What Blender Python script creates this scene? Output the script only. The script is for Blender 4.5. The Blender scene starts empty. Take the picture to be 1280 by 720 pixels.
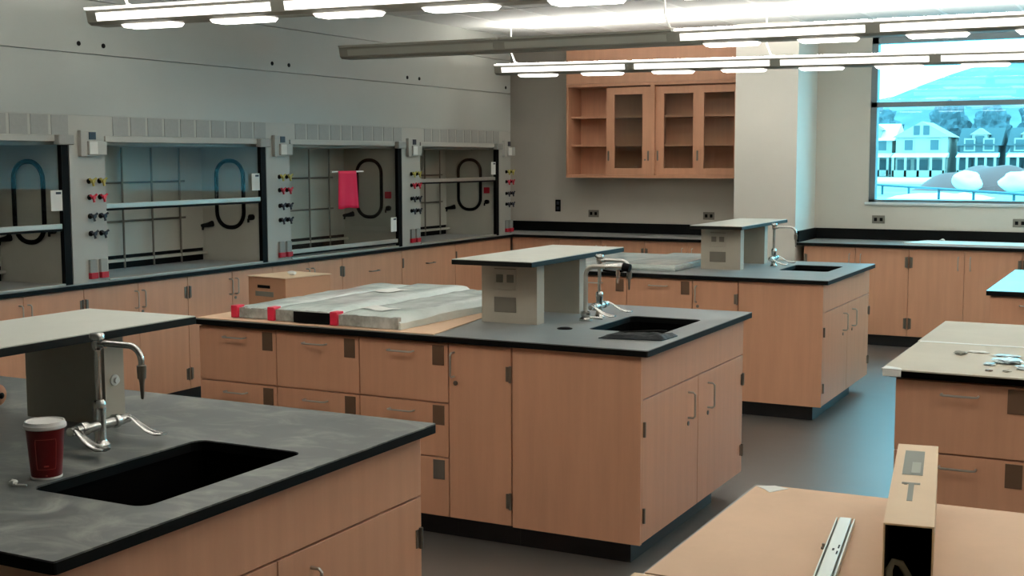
import bpy, bmesh, math, random
from mathutils import Vector, Matrix, noise
random.seed(7)
C = bpy.context.scene.collection
PI = math.pi

# ------------------------------------------------------------------ materials
def srgb(r, g, b):
    f = lambda c: (c/255/12.92) if c/255 <= .04045 else ((c/255+.055)/1.055)**2.4
    return (f(r), f(g), f(b), 1)

def new_mat(name):
    m = bpy.data.materials.new(name); m.use_nodes = True
    nt = m.node_tree
    return m, nt, nt.nodes, nt.links, nt.nodes['Principled BSDF']

def mat(name, col, rough=.5, metal=0, spec=.5, var=0, scale=(8, 8, 8), col2=None, bump=0, bscale=60, rvar=0, lo=.35, hi=.65):
    m, nt, N, L, p = new_mat(name)
    p.inputs['Base Color'].default_value = col
    p.inputs['Roughness'].default_value = rough
    p.inputs['Metallic'].default_value = metal
    p.inputs['Specular IOR Level'].default_value = spec
    if var or col2 or bump or rvar:
        tc = N.new('ShaderNodeTexCoord')
        mp = N.new('ShaderNodeMapping'); mp.inputs['Scale'].default_value = scale
        L.new(tc.outputs['Object'], mp.inputs['Vector'])
        nz = N.new('ShaderNodeTexNoise'); nz.inputs['Scale'].default_value = 1; nz.inputs['Detail'].default_value = 6
        nz.inputs['Roughness'].default_value = .6
        L.new(mp.outputs['Vector'], nz.inputs['Vector'])
        cr = N.new('ShaderNodeValToRGB')
        c2 = col2 or tuple(min(1, c*(1+var)) for c in col[:3])+(1,)
        c1 = col if col2 else tuple(c*(1-var) for c in col[:3])+(1,)
        cr.color_ramp.elements[0].color = c1; cr.color_ramp.elements[0].position = lo
        cr.color_ramp.elements[1].color = c2; cr.color_ramp.elements[1].position = hi
        L.new(nz.outputs['Fac'], cr.inputs['Fac'])
        if var or col2: L.new(cr.outputs['Color'], p.inputs['Base Color'])
        if rvar:
            mr = N.new('ShaderNodeMapRange')
            mr.inputs['To Min'].default_value = rough; mr.inputs['To Max'].default_value = rough+rvar
            mr.inputs['From Min'].default_value = lo; mr.inputs['From Max'].default_value = hi
            L.new(nz.outputs['Fac'], mr.inputs['Value']); L.new(mr.outputs['Result'], p.inputs['Roughness'])
        if bump:
            n2 = N.new('ShaderNodeTexNoise'); n2.inputs['Scale'].default_value = bscale; n2.inputs['Detail'].default_value = 4
            L.new(tc.outputs['Object'], n2.inputs['Vector'])
            b = N.new('ShaderNodeBump'); b.inputs['Strength'].default_value = bump; b.inputs['Distance'].default_value = .02
            L.new(n2.outputs['Fac'], b.inputs['Height']); L.new(b.outputs['Normal'], p.inputs['Normal'])
    return m

def emis(name, col, s):
    m, nt, N, L, p = new_mat(name)
    p.inputs['Base Color'].default_value = (.8, .8, .8, 1)
    p.inputs['Emission Color'].default_value = col
    p.inputs['Emission Strength'].default_value = s
    return m

def glass(name, tint, f0=.05, rough=0.0):
    m, nt, N, L, p = new_mat(name); N.remove(p)
    out = N['Material Output']
    t = N.new('ShaderNodeBsdfTransparent'); t.inputs['Color'].default_value = tint
    g = N.new('ShaderNodeBsdfGlossy'); g.inputs['Roughness'].default_value = rough
    lw = N.new('ShaderNodeLayerWeight'); lw.inputs['Blend'].default_value = .5
    pw = N.new('ShaderNodeMath'); pw.operation = 'POWER'; pw.inputs[1].default_value = 5
    ma = N.new('ShaderNodeMath'); ma.operation = 'MULTIPLY_ADD'; ma.inputs[1].default_value = 1-f0; ma.inputs[2].default_value = f0
    L.new(lw.outputs['Facing'], pw.inputs[0]); L.new(pw.outputs['Value'], ma.inputs[0])
    mx = N.new('ShaderNodeMixShader')
    L.new(ma.outputs['Value'], mx.inputs['Fac']); L.new(t.outputs['BSDF'], mx.inputs[1]); L.new(g.outputs['BSDF'], mx.inputs[2])
    L.new(mx.outputs['Shader'], out.inputs['Surface'])
    return m

M = {}
M['wood'] = mat('maple_laminate', srgb(208, 156, 124), .4, var=.045, scale=(22, 22, 1.6))
M['wood_in'] = mat('maple_interior', srgb(200, 148, 116), .5, var=.06, scale=(22, 22, 1.6))
M['edge'] = mat('maple_edge', srgb(150, 100, 72), .5)
M['counter'] = mat('black_epoxy', srgb(84, 87, 86), .28, spec=.65, col2=srgb(122, 126, 122), scale=(2.2, 3.2, 3), rvar=.16, bump=.02, lo=.38, hi=.72)
M['counter_dusty'] = mat('dusty_epoxy', srgb(76, 79, 77), .36, spec=.5, col2=srgb(158, 160, 150), scale=(5, 8, 3), rvar=.2, lo=.47, hi=.82)
_n = [n for n in M['counter_dusty'].node_tree.nodes if n.type == 'TEX_NOISE'][0]; _n.inputs['Distortion'].default_value = 1.6; _n.inputs['Detail'].default_value = 9
for k_ in ('counter', 'counter_dusty'):
    p_ = M[k_].node_tree.nodes['Principled BSDF']
    p_.inputs['Sheen Weight'].default_value = .3 if k_ == 'counter' else .12; p_.inputs['Sheen Roughness'].default_value = .4
M['slab_edge'] = mat('black_epoxy_edge', srgb(13, 14, 14), .5, spec=.12, var=.1, scale=(9, 9, 9))
M['basin'] = mat('black_basin', srgb(5, 5, 5), .8, spec=.04)
M['shelf'] = mat('grey_shelf_top', srgb(208, 210, 200), .36, var=.03, scale=(5, 5, 5))
M['shelf_edge'] = mat('dark_shelf_edge', srgb(22, 24, 22), .5, spec=.2)
M['ped'] = mat('grey_pedestal', srgb(180, 172, 156), .5, var=.03, scale=(4, 4, 4))
M['plate'] = mat('outlet_plate', srgb(122, 116, 104), .45)
M['hood'] = mat('hood_white', srgb(172, 172, 164), .45, var=.03, scale=(2, 2, 2))
M['hood_in'] = mat('hood_liner', srgb(192, 190, 178), .5, var=.03, scale=(2, 2, 2))
M['grille'] = mat('grille_grey', srgb(150, 152, 147), .5, var=.03, scale=(40, 40, 40))
M['panel'] = mat('bulkhead_panel', srgb(168, 172, 166), .38, var=.03, scale=(1.2, 1.2, 1.2))
M['black'] = mat('black_rubber', srgb(10, 10, 10), .6, spec=.12)
M['bluegrey'] = mat('blue_black_plastic', srgb(30, 34, 46), .4)
M['chrome'] = mat('chrome', srgb(206, 206, 202), .24, metal=1)
M['steel'] = mat('brushed_steel', srgb(186, 182, 172), .42, metal=.6)
M['dullsteel'] = mat('dull_steel', srgb(135, 130, 120), .4, metal=.9)
M['label'] = mat('label_holder', srgb(112, 88, 70), .3, metal=.2)
M['labelsheen'] = mat('label_holder_sheen', srgb(112, 104, 94), .3, metal=.2)  # grey tone paints in the reflection on the lowest drawers' holders
M['white'] = mat('white_plastic', srgb(225, 225, 220), .4)
M['paper'] = mat('white_paper', srgb(225, 226, 220), .7, var=.03)
M['yellow'] = mat('yellow_handle', srgb(186, 176, 84), .4)
M['red'] = mat('red_handle', srgb(200, 40, 60), .4)
M['redplate'] = mat('red_outlet', srgb(190, 20, 45), .4)
M['clear'] = mat('clear_cover', srgb(150, 156, 152), .25)
M['magenta'] = mat('magenta_sheet', srgb(232, 12, 76), .65)
M['wall'] = mat('beige_wall_paint', srgb(198, 192, 180), .75, var=.015, scale=(3, 3, 3))
M['wallg'] = mat('grey_wall_paint', srgb(150, 147, 138), .75, var=.015, scale=(3, 3, 3))
M['column'] = mat('column_paint', srgb(228, 224, 214), .7, var=.015, scale=(3, 3, 3))
M['ceil'] = mat('ceiling_tile', srgb(200, 202, 200), .85, var=.04, scale=(60, 60, 60), bump=.05, bscale=200)
M['tbar'] = mat('ceiling_grid', srgb(218, 220, 218), .6)
M['floor'] = mat('grey_vinyl', srgb(90, 86, 82), .42, spec=1.0, var=.06, scale=(3, 3, 3))
M['toe'] = mat('black_cove_base', srgb(22, 24, 27), .4)
M['frame'] = mat('window_aluminium', srgb(112, 126, 130), .4, metal=.4)
M['sill'] = mat('window_sill', srgb(205, 210, 208), .5)
M['glass'] = glass('window_glass', (.97, .99, .99, 1), .03)
M['sash'] = glass('sash_glass', (.95, .965, .96, 1), .011)
M['cabglass'] = glass('cabinet_glass', (.93, .94, .92, 1), .03)
M['fixture'] = mat('fixture_grey', srgb(150, 150, 140), .45)
M['lens'] = emis('lit_lens', (1, .945, .865, 1), 2.6)
M['up'] = emis('uplight', (1, .945, .865, 1), 30)
M['lip'] = emis('reflector_glow', (1, .945, .865, 1), 1.6)  # edge emits, standing in for the lamp light it would reflect
M['louvre'] = emis('lit_louvre', (1, .945, .865, 1), 7)
M['lensoff'] = mat('unlit_lens', srgb(176, 178, 168), .4)
M['card'] = mat('cardboard', srgb(214, 180, 150), .8, var=.05, scale=(4, 4, 30))
M['cardgrey'] = mat('pale_cardboard', srgb(186, 178, 160), .8, var=.04, scale=(4, 4, 30))
M['carton'] = mat('brown_carton', srgb(196, 146, 112), .8, var=.04, scale=(6, 6, 6))
M['cardpale'] = mat('kraft_carton', srgb(222, 196, 164), .75, var=.03, scale=(6, 6, 6))
M['ink'] = mat('grey_print', srgb(132, 132, 120), .7)
M['inkl'] = mat('pale_print', srgb(164, 162, 148), .7)
M['cardshade'] = mat('carton_inner_shade', srgb(40, 32, 26), .9)
M['plastic'] = mat('plastic_wrap', srgb(202, 216, 210), .2, spec=.6, col2=srgb(234, 240, 236), scale=(5, 2, 5), bump=.5, bscale=9)
M['plastic_end'] = mat('plastic_wrap_end', srgb(138, 140, 132), .2, col2=srgb(200, 202, 196), scale=(14, 14, 10), bump=.35, bscale=14)
M['redtape'] = mat('red_tape', srgb(226, 48, 76), .4)
M['cup'] = mat('red_paper_cup', srgb(108, 14, 16), .45)
M['cupline'] = mat('cup_print', srgb(175, 70, 60), .5)
M['lid'] = mat('cup_lid', srgb(232, 230, 226), .35)
M['pouch'] = mat('black_plastic_pouch', srgb(12, 19, 23), .5, spec=.2, bump=.4, bscale=20)
M['rail'] = mat('zinc_rail', srgb(206, 212, 205), .38, metal=.55)
M['film'] = mat('clear_film_scrap', srgb(205, 222, 226), .15, bump=.4, bscale=40)
M['tan'] = mat('tan_wrap', srgb(190, 130, 95), .6, var=.05)
# outdoors
M['snow'] = mat('snow', srgb(240, 242, 244), .7, var=.03)
M['asphalt'] = mat('wet_road', srgb(86, 88, 90), .6, col2=srgb(140, 140, 140), scale=(.12, .05, 1))
M['hill'] = mat('wooded_hill', srgb(76, 80, 84), .9, col2=srgb(102, 104, 106), scale=(.06, .06, .12))
M['house'] = mat('pale_siding', srgb(150, 132, 122), .7, var=.03, scale=(.1, .1, 6))
M['housedk'] = mat('dark_siding', srgb(70, 74, 76), .7, var=.05, scale=(.1, .1, 6))
M['houseroof'] = mat('shingle_roof', srgb(60, 64, 68), .8, var=.1)
M['hwin'] = mat('dark_house_window', srgb(60, 68, 72), .5)
M['tree'] = mat('bare_tree', srgb(84, 90, 96), .9, var=.15, scale=(2, 2, 2))
M['mound'] = mat('grey_earth', srgb(116, 62, 58), .9, var=.04, scale=(.5, .5, .5))
M['fence'] = mat('dark_rail', srgb(40, 70, 80), .6)
M['car'] = mat('car_paint', srgb(220, 230, 232), .3)

# ------------------------------------------------------------------ mesh builder
class MB:
    def __init__(s): s.bm = bmesh.new()
    def box(s, x0, x1, y0, y1, z0, z1, bev=0, rot=None):
        r = bmesh.ops.create_cube(s.bm, size=1)
        vs = r['verts']
        for v in vs:
            v.co = Vector(((x0+x1)/2+v.co.x*(x1-x0), (y0+y1)/2+v.co.y*(y1-y0), (z0+z1)/2+v.co.z*(z1-z0)))
        if bev:
            es = list({e for v in vs for e in v.link_edges})
            r2 = bmesh.ops.bevel(s.bm, geom=es, offset=bev, segments=2, profile=.5, affect='EDGES')
            vs = list({v for f in r2['faces'] for v in f.verts})
        if rot is not None:
            for v in vs: v.co = rot @ v.co
        return s
    def cyl(s, p0, p1, r, r2=None, seg=14):
        p0, p1 = Vector(p0), Vector(p1); d = p1-p0
        q = d.to_track_quat('Z', 'Y').to_matrix().to_4x4()
        bmesh.ops.create_cone(s.bm, cap_ends=True, segments=seg, radius1=r, radius2=r if r2 is None else r2, depth=d.length,
                              matrix=Matrix.Translation((p0+p1)/2) @ q)
        return s
    def tube(s, pts, r, seg=8, flat=1.0, up=None):
        pts = [Vector(p) for p in pts]; rings = []; n = len(pts)
        rr = r if isinstance(r, (list, tuple)) else [r]*n
        ref = Vector(up) if up else None
        for i, p in enumerate(pts):
            t = (pts[min(i+1, n-1)]-pts[max(i-1, 0)]).normalized()
            if ref is None:
                ref = Vector((0, 0, 1)) if abs(t.z) < .9 else Vector((0, 1, 0))
            a = (ref-t*ref.dot(t))
            a = a.normalized() if a.length > 1e-6 else t.orthogonal().normalized()
            b = t.cross(a); ref = a
            rings.append([s.bm.verts.new(p+(a*math.cos(2*PI*k/seg)*flat+b*math.sin(2*PI*k/seg))*rr[i]) for k in range(seg)])
        for i in range(n-1):
            for k in range(seg):
                s.bm.faces.new((rings[i][k], rings[i][(k+1) % seg], rings[i+1][(k+1) % seg], rings[i+1][k]))
        s.bm.faces.new(rings[0][::-1]); s.bm.faces.new(rings[-1])
        return s
    def loop(s, pts, r, seg=8):
        pts = [Vector(p) for p in pts]; n = len(pts); rings = []
        nrm = (pts[1]-pts[0]).cross(pts[n//2]-pts[0]).normalized()
        for i, p in enumerate(pts):
            t = (pts[(i+1) % n]-pts[i-1]).normalized(); b = t.cross(nrm)
            rings.append([s.bm.verts.new(p+(nrm*math.cos(2*PI*k/seg)+b*math.sin(2*PI*k/seg))*r) for k in range(seg)])
        for i in range(n):
            for k in range(seg):
                j = (i+1) % n
                s.bm.faces.new((rings[i][k], rings[i][(k+1) % seg], rings[j][(k+1) % seg], rings[j][k]))
        return s
    def lathe(s, prof, c, seg=24, mtx=None):
        c = Vector(c); rings = []
        for r, z in prof:
            rings.append([Vector((r*math.cos(2*PI*k/seg), r*math.sin(2*PI*k/seg), z)) for k in range(seg)])
        R = [[s.bm.verts.new(c+(mtx @ v if mtx else v)) for v in ring] for ring in rings]
        for i in range(len(R)-1):
            for k in range(seg):
                s.bm.faces.new((R[i][k], R[i][(k+1) % seg], R[i+1][(k+1) % seg], R[i+1][k]))
        if prof[0][0] > 1e-5: s.bm.faces.new(R[0][::-1])
        if prof[-1][0] > 1e-5: s.bm.faces.new(R[-1])
        return s
    def prism(s, poly, axis, a, b):
        """poly of 2-D points extruded along axis from a to b; 2-D coords are the other two axes in order."""
        def P(u, v, w):
            return {'x': Vector((w, u, v)), 'y': Vector((u, w, v)), 'z': Vector((u, v, w))}[axis]
        A = [s.bm.verts.new(P(u, v, a)) for u, v in poly]; B = [s.bm.verts.new(P(u, v, b)) for u, v in poly]
        n = len(poly)
        s.bm.faces.new(A); s.bm.faces.new(B[::-1])
        for i in range(n): s.bm.faces.new((A[i], B[i], B[(i+1) % n], A[(i+1) % n]))
        return s
    def plate(s, outer, holes, z0, z1):
        """horizontal slab with holes"""
        for z in (z0, z1):
            es = []
            for lp in [outer]+holes:
                vs = [s.bm.verts.new((x, y, z)) for x, y in lp]
                es += [s.bm.edges.new((vs[i], vs[(i+1) % len(vs)])) for i in range(len(vs))]
            bmesh.ops.triangle_fill(s.bm, edges=es, use_beauty=True, use_dissolve=False)
        for lp in [outer]+holes:
            n = len(lp)
            for i in range(n):
                (xa, ya), (xb, yb) = lp[i], lp[(i+1) % n]
                s.bm.faces.new([s.bm.verts.new(p) for p in ((xa, ya, z0), (xb, yb, z0), (xb, yb, z1), (xa, ya, z1))])
        bmesh.ops.remove_doubles(s.bm, verts=s.bm.verts, dist=1e-5)
        return s
    def build(s, name, m, parent=None, smooth=False, at=None):
        bmesh.ops.recalc_face_normals(s.bm, faces=s.bm.faces)
        org = Vector((0, 0, 0))
        if parent is not None:
            r = parent; org = Vector(r.location)
            while r.parent: r = r.parent; org += Vector(r.location)
        elif at is not None: org = Vector(at)
        elif s.bm.verts:
            co = [v.co for v in s.bm.verts]
            lo = [min(c[i] for c in co) for i in range(3)]; hi = [max(c[i] for c in co) for i in range(3)]
            org = Vector(((lo[0]+hi[0])/2, (lo[1]+hi[1])/2, lo[2]))
        for v in s.bm.verts: v.co -= org
        me = bpy.data.meshes.new(name); s.bm.to_mesh(me); s.bm.free()
        if m is not None: me.materials.append(m)
        if smooth:
            for f in me.polygons: f.use_smooth = True
            try: me.set_sharp_from_angle(angle=math.radians(38))
            except Exception: pass
        o = bpy.data.objects.new(name, me); C.objects.link(o)
        if parent is not None: o.parent = parent
        else: o.location = org
        return o

def tag(o, label=None, cat=None, group=None, kind=None):
    if label: o['label'] = label
    if cat: o['category'] = cat
    if group: o['group'] = group
    if kind: o['kind'] = kind
    return o
def thing(name, label, cat, loc, group=None):
    o = bpy.data.objects.new(name, None); C.objects.link(o); o.location = loc
    o.empty_display_size = .05
    return tag(o, label, cat, group)
def struct(name, mb, m, parent=None, label=None):
    return tag(mb.build(name, m, parent), label, None, None, 'structure')
def copy_tree(o, parent=None):
    c = o.copy(); C.objects.link(c)
    if parent is not None: c.parent = parent
    for ch in list(o.children): copy_tree(ch, c)
    return c
def rrect(x0, x1, y0, y1, r, n=5):
    out = []
    for cx, cy, a0 in ((x1-r, y0+r, -90), (x1-r, y1-r, 0), (x0+r, y1-r, 90), (x0+r, y0+r, 180)):
        for k in range(n+1):
            a = math.radians(a0+90*k/n); out.append((cx+r*math.cos(a), cy+r*math.sin(a)))
    return out
def arc(c, r, a0, a1, n, u, v):
    c, u, v = Vector(c), Vector(u), Vector(v)
    return [c+u*r*math.cos(a0+(a1-a0)*k/n)+v*r*math.sin(a0+(a1-a0)*k/n) for k in range(n+1)]

# ------------------------------------------------------------------ dimensions
TOP = .915; SL = .028
XR, XL = 5.2, -7.0          # right / left boundary
YN, YB = -2.6, 12.12        # near / back wall
CEIL = 2.9
HX = -5.97                  # hood face

# ------------------------------------------------------------------ room shell
b = MB().box(XL-.2, XR+.2, YN-.2, YB+.35, -.15, 0)
struct('floor', b, M['floor'])
b = MB().box(XL-.2, XR+.2, YN-.2, YB+.35, CEIL, CEIL+.15)
ceil = struct('ceiling', b, M['ceil'])
b = MB()
x = -3.6-.61*5
while x < XR:
    b.box(x-.012, x+.012, YN, YB, CEIL-.004, CEIL+.001); x += .61
y = YB-.3
while y > YN:
    b.box(XL, XR, y-.012, y+.012, CEIL-.0045, CEIL+.0005); y -= 1.22
struct('ceiling_grid_trim', b, M['tbar'], ceil)
# bulkhead of flat panels above the hoods
b = MB()
for z0, z1 in ((1.953, 2.326), (2.332, 2.655), (2.661, CEIL)):
    b.box(HX-.03, HX, 3.0, 11.487, z0, z1)
b.box(XL, HX-.03, 3.0, 11.487, 2.0, CEIL)
wl = struct('wall_left', b, M['panel'])
for yy in (5.763, 5.966, 7.649, 7.851, 9.532, 9.731, 11.382):
    tag(MB().cyl((HX-.005, yy, 2.388), (HX+.004, yy, 2.388), .015, seg=12).build('bolt', M['black'], wl), kind='structure')
b = MB().box(XL-.2, XL, YN-.2, YB+.35, 0, CEIL); struct('wall_left_rear', b, M['wallg'])
b = MB().box(XR, XR+.2, YN-.2, YB+.35, 0, CEIL); struct('wall_right', b, M['wall'])
b = MB().box(XL, XR, YN-.2, YN, 0, CEIL); struct('wall_near', b, M['wall'])
# back wall with two window openings
W1 = (-2.52, .1); W2 = (.75, 3.5); WZ0, WZ1 = 1.262, 2.79
b = MB()
b.box(XL, XR, YB, YB+.3, 0, WZ0)
b.box(XL, XR, YB, YB+.3, WZ1, CEIL)
for a, c in ((XL, W1[0]), (W1[1], W2[0]), (W2[1], XR)): b.box(a, c, YB, YB+.3, WZ0, WZ1)
struct('wall_back', b, M['wall'])
b = MB().box(-3.6, -3.02, 11.42, YB, 0, CEIL)
struct('column', b, M['column'])
def window(n, w, lab):
    x0, x1 = w
    b = MB(); y0, y1 = YB+.02, YB+.12
    b.box(x0, x0+.055, y0, y1, WZ0, WZ1); b.box(x1-.055, x1, y0, y1, WZ0, WZ1)
    b.box(x0, x1, y0, y1, WZ1-.06, WZ1); b.box(x0, x1, y0, y1, WZ0, WZ0+.03)
    b.box(x0, x1, y0, y1, 2.148, 2.192)
    fr = struct('window_%d' % n, b, M['frame'], label=lab)
    struct('window_glass', MB().box(x0+.055, x1-.055, YB+.07, YB+.076, WZ0+.03, WZ1-.06), M['glass'], fr)
    struct('window_sill', MB().box(x0-.03, x1+.03, YB-.02, YB+.05, WZ0-.022, WZ0+.004, .004), M['sill'], fr)
window(1, W1, 'large two-pane window with grey frame and snowy street beyond')
window(2, W2, 'second window beside the first along the back wall')

# wall sockets
def socket(x, z, w, h, lab, col='black'):
    t = thing('wall_outlet', lab, 'outlet', (x, YB, z-h/2), 'wall outlets along the back wall')
    MB().box(x-w/2, x+w/2, YB-.008, YB, z-h/2, z+h/2, .003).build('outlet_plate', M['plate'] if col != 'black' else M['black'], t)
    for s in (-1, 1):
        if w > h: MB().box(x+s*w*.22-.014, x+s*w*.22+.014, YB-.011, YB-.007, z-.016, z+.016, .002).build('outlet_face', M['black'], t)
        else: MB().box(x-.014, x+.014, YB-.011, YB-.007, z+s*h*.22-.016, z+s*h*.22+.016, .002).build('outlet_face', M['bluegrey'], t)
socket(-5.735, 1.186, .062, .125, 'tall black wall plate below the left end of the wall cabinets')
socket(-5.325, 1.11, .118, .075, 'low horizontal outlet on the wall, under the open shelves of the wall cabinet', 'p')
socket(-4.075, 1.108, .118, .075, 'horizontal outlet on the wall just left of the column', 'p')
socket(-2.42, 1.106, .118, .075, 'horizontal outlet under the left corner of the big window', 'p')
socket(-1.185, 1.097, .118, .075, 'horizontal outlet under the big window, at the photo edge', 'p')

# ------------------------------------------------------------------ cabinets
def pull_h(x, y, z, L, parent):      # horizontal pull on a face looking to -y
    pts = [(x-L/2, y, z), (x-L/2, y-.024, z)] + [(x-L/2+.008, y-.032, z), (x+L/2-.008, y-.032, z)] + [(x+L/2, y-.024, z), (x+L/2, y, z)]
    return MB().tube(pts, .0042, 7).build('handle', M['steel'], parent, True)
def pull_v(p, n, L, parent):         # vertical pull; n = outward normal
    p, n = Vector(p), Vector(n); u = Vector((0, 0, 1))
    pts = [p+u*L/2, p+u*L/2+n*.024, p+u*(L/2-.008)+n*.033, p-u*(L/2-.008)+n*.033, p-u*L/2+n*.024, p-u*L/2]
    return MB().tube(pts, .0046, 7).build('handle', M['steel'], parent, True)
def lock(p, n, parent):
    p, n = Vector(p), Vector(n)
    return MB().cyl(p-n*.001, p+n*.004, .0105, seg=14).build('lock', M['dullsteel'], parent, True)
def hinge(p, n, parent, h=.072, side=1):
    """barrel at the door edge, leaf on the door; side = +1 if the door lies towards +x / +y of the edge"""
    p, n = Vector(p), Vector(n)
    t = Vector((0, side, 0)) if abs(n.x) > .5 else Vector((side, 0, 0))
    p = p+t*.0055
    b = MB(); b.cyl(p-Vector((0, 0, h/2))+n*.005, p+Vector((0, 0, h/2))+n*.005, .0065, seg=10)
    q = p+t*.022
    if abs(n.x) > .5: b.box(min(p.x-.001, p.x+n.x*.003), max(p.x-.001, p.x+n.x*.003), min(p.y, q.y), max(p.y, q.y), p.z-h/2+.004, p.z+h/2-.004)
    else: b.box(min(p.x, q.x), max(p.x, q.x), p.y-.003, p.y+.001, p.z-h/2+.004, p.z+h/2-.004)
    return b.build('hinge', M['dullsteel'], parent, True)
def label_holder(x0, x1, y, z0, z1, parent, grey=False):
    b = MB().box(x0, x1, y-.003, y, z0, z1)
    o = b.build('label_holder', M['labelsheen' if grey else 'label'], parent)
    return o

DZ = ((.618, .878), (.374, .612), (.106, .368))
def drawer_cabinet(x0, x1, yf, yb, label, toe=.075, group=None, grey=False):
    t = thing('drawer_cabinet', label, 'cabinet', ((x0+x1)/2, yf, 0), group)
    MB().box(x0, x1, yf+.019, yb, .102, TOP-SL-.001).build('carcass', M['wood'], t)
    MB().box(x0, x1, yf+toe, yb-.25, 0, .102).build('toe_kick', M['toe'], t)
    for k, (z0, z1) in enumerate(DZ):
        d = MB().box(x0+.002, x1-.002, yf, yf+.018, z0, z1, .0015).build('drawer', M['wood'], t)
        pull_h(x0+(x1-x0)*.485, yf, z1-.043, .125, d)
        label_holder(x1-.08, x1-.022, yf, z1-.096, z1-.009, d, grey or k == 2)
    return t
def door_cabinet(x0, x1, yf, yb, label, toe=.075, group=None):
    """narrow cabinet with one full-height door hinged on its right"""
    t = thing('base_cabinet', label, 'cabinet', ((x0+x1)/2, yf, 0), group)
    MB().box(x0, x1, yf+.019, yb, .102, TOP-SL-.001).build('carcass', M['wood'], t)
    MB().box(x0, x1, yf+toe, yb-.25, 0, .102).build('toe_kick', M['toe'], t)
    d = MB().box(x0+.002, x1-.006, yf, yf+.018, .106, .88, .0015).build('door', M['wood'], t)
    pull_v((x0+.027, yf, .79), (0, -1, 0), .106, d)
    lock((x0+.035, yf, .709), (0, -1, 0), d)
    hinge((x1-.003, yf, .767), (0, -1, 0), d, side=-1); hinge((x1-.003, yf, .214), (0, -1, 0), d, side=-1)
    return t
def sink_cabinet(x0, x1, yf, yb, label, group=None):
    """open-topped cabinet under the sink; its doors face +x"""
    t = thing('sink_cabinet', label, 'cabinet', ((x0+x1)/2, (yf+yb)/2, 0), group)
    b = MB(); z1 = TOP-SL-.001
    b.box(x0, x1, yf, yf+.02, .102, z1); b.box(x0, x1-.019, yb-.02, yb, .102, z1)
    b.box(x0, x0+.018, yf+.02, yb-.02, .102, z1); b.box(x0+.018, x1-.019, yf+.02, yb-.02, .102, .12)
    b.box(x1-.04, x1-.019, yf+.02, yb-.02, .12, z1)
    b.build('carcass', M['wood'], t)
    MB().box(x0, x1-.07, yf+.075, yb-.26, 0, .102).build('toe_kick', M['toe'], t)
    MB().box(x1-.018, x1, yf+.021, yb-.002, .706, .88, .0015).build('false_front', M['wood'], t)
    ym = (yf+yb)/2+.015
    for s, (a, c) in ((-1, (yf+.021, ym-.002)), (1, (ym+.002, yb-.002))):
        d = MB().box(x1-.018, x1, a, c, .106, .7, .0015).build('door', M['wood'], t)
        yh = ym+s*.135
        pull_v((x1, yh, .588), (1, 0, 0), .115, d)
        lock((x1, yh, .505), (1, 0, 0), d)
        ye = a if s < 0 else c
        hinge((x1, ye+(.004 if s < 0 else -.004), .58), (1, 0, 0), d, .062, -s); hinge((x1, ye+(.004 if s < 0 else -.004), .22), (1, 0, 0), d, .062, -s)
    return t
def worktop(x0, x1, y0, y1, hole, m, label, grommet=None, name='worktop'):
    t = thing(name, label, 'worktop', ((x0+x1)/2, (y0+y1)/2, TOP-SL))
    outer = rrect(x0, x1, y0, y1, .006, 2)
    holes = [rrect(*hole, .035)] if hole else []
    MB().plate(outer, holes, TOP-.004, TOP).build('top_surface', M[m], t)
    MB().plate(outer, holes, TOP-SL, TOP-.0041).build('slab', M['slab_edge'], t)
    if grommet:
        gx, gy = grommet
        MB().cyl((gx, gy, TOP-.001), (gx, gy, TOP+.003), .035, seg=24).cyl((gx, gy, TOP+.003), (gx, gy, TOP+.006), .03, .024, 24).build('grommet', M['black'], t, True)
    return t
def sink(hole, label):
    x0, x1, y0, y1 = hole; zt, zb = TOP-SL-.001, .66; e = .004
    t = thing('sink', label, 'sink', ((x0+x1)/2, (y0+y1)/2, zb-.012), 'black epoxy sinks')
    o = rrect(x0-.012, x1+.012, y0-.012, y1+.012, .045); i = rrect(x0-e, x1+e, y0-e, y1+e, .038)
    b = MB().plate(o, [i], zb, zt); b.plate(o, [], zb-.012, zb)
    b.build('basin', M['basin'], t)
    cx, cy = (x0+x1)/2, (y0+y1)/2
    MB().lathe([(.034, 0), (.034, .004), (.022, .004), (.02, .001)], (cx, cy, zb+.0005), 20).build('drain', M['dullsteel'], t, True)
    return t
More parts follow.
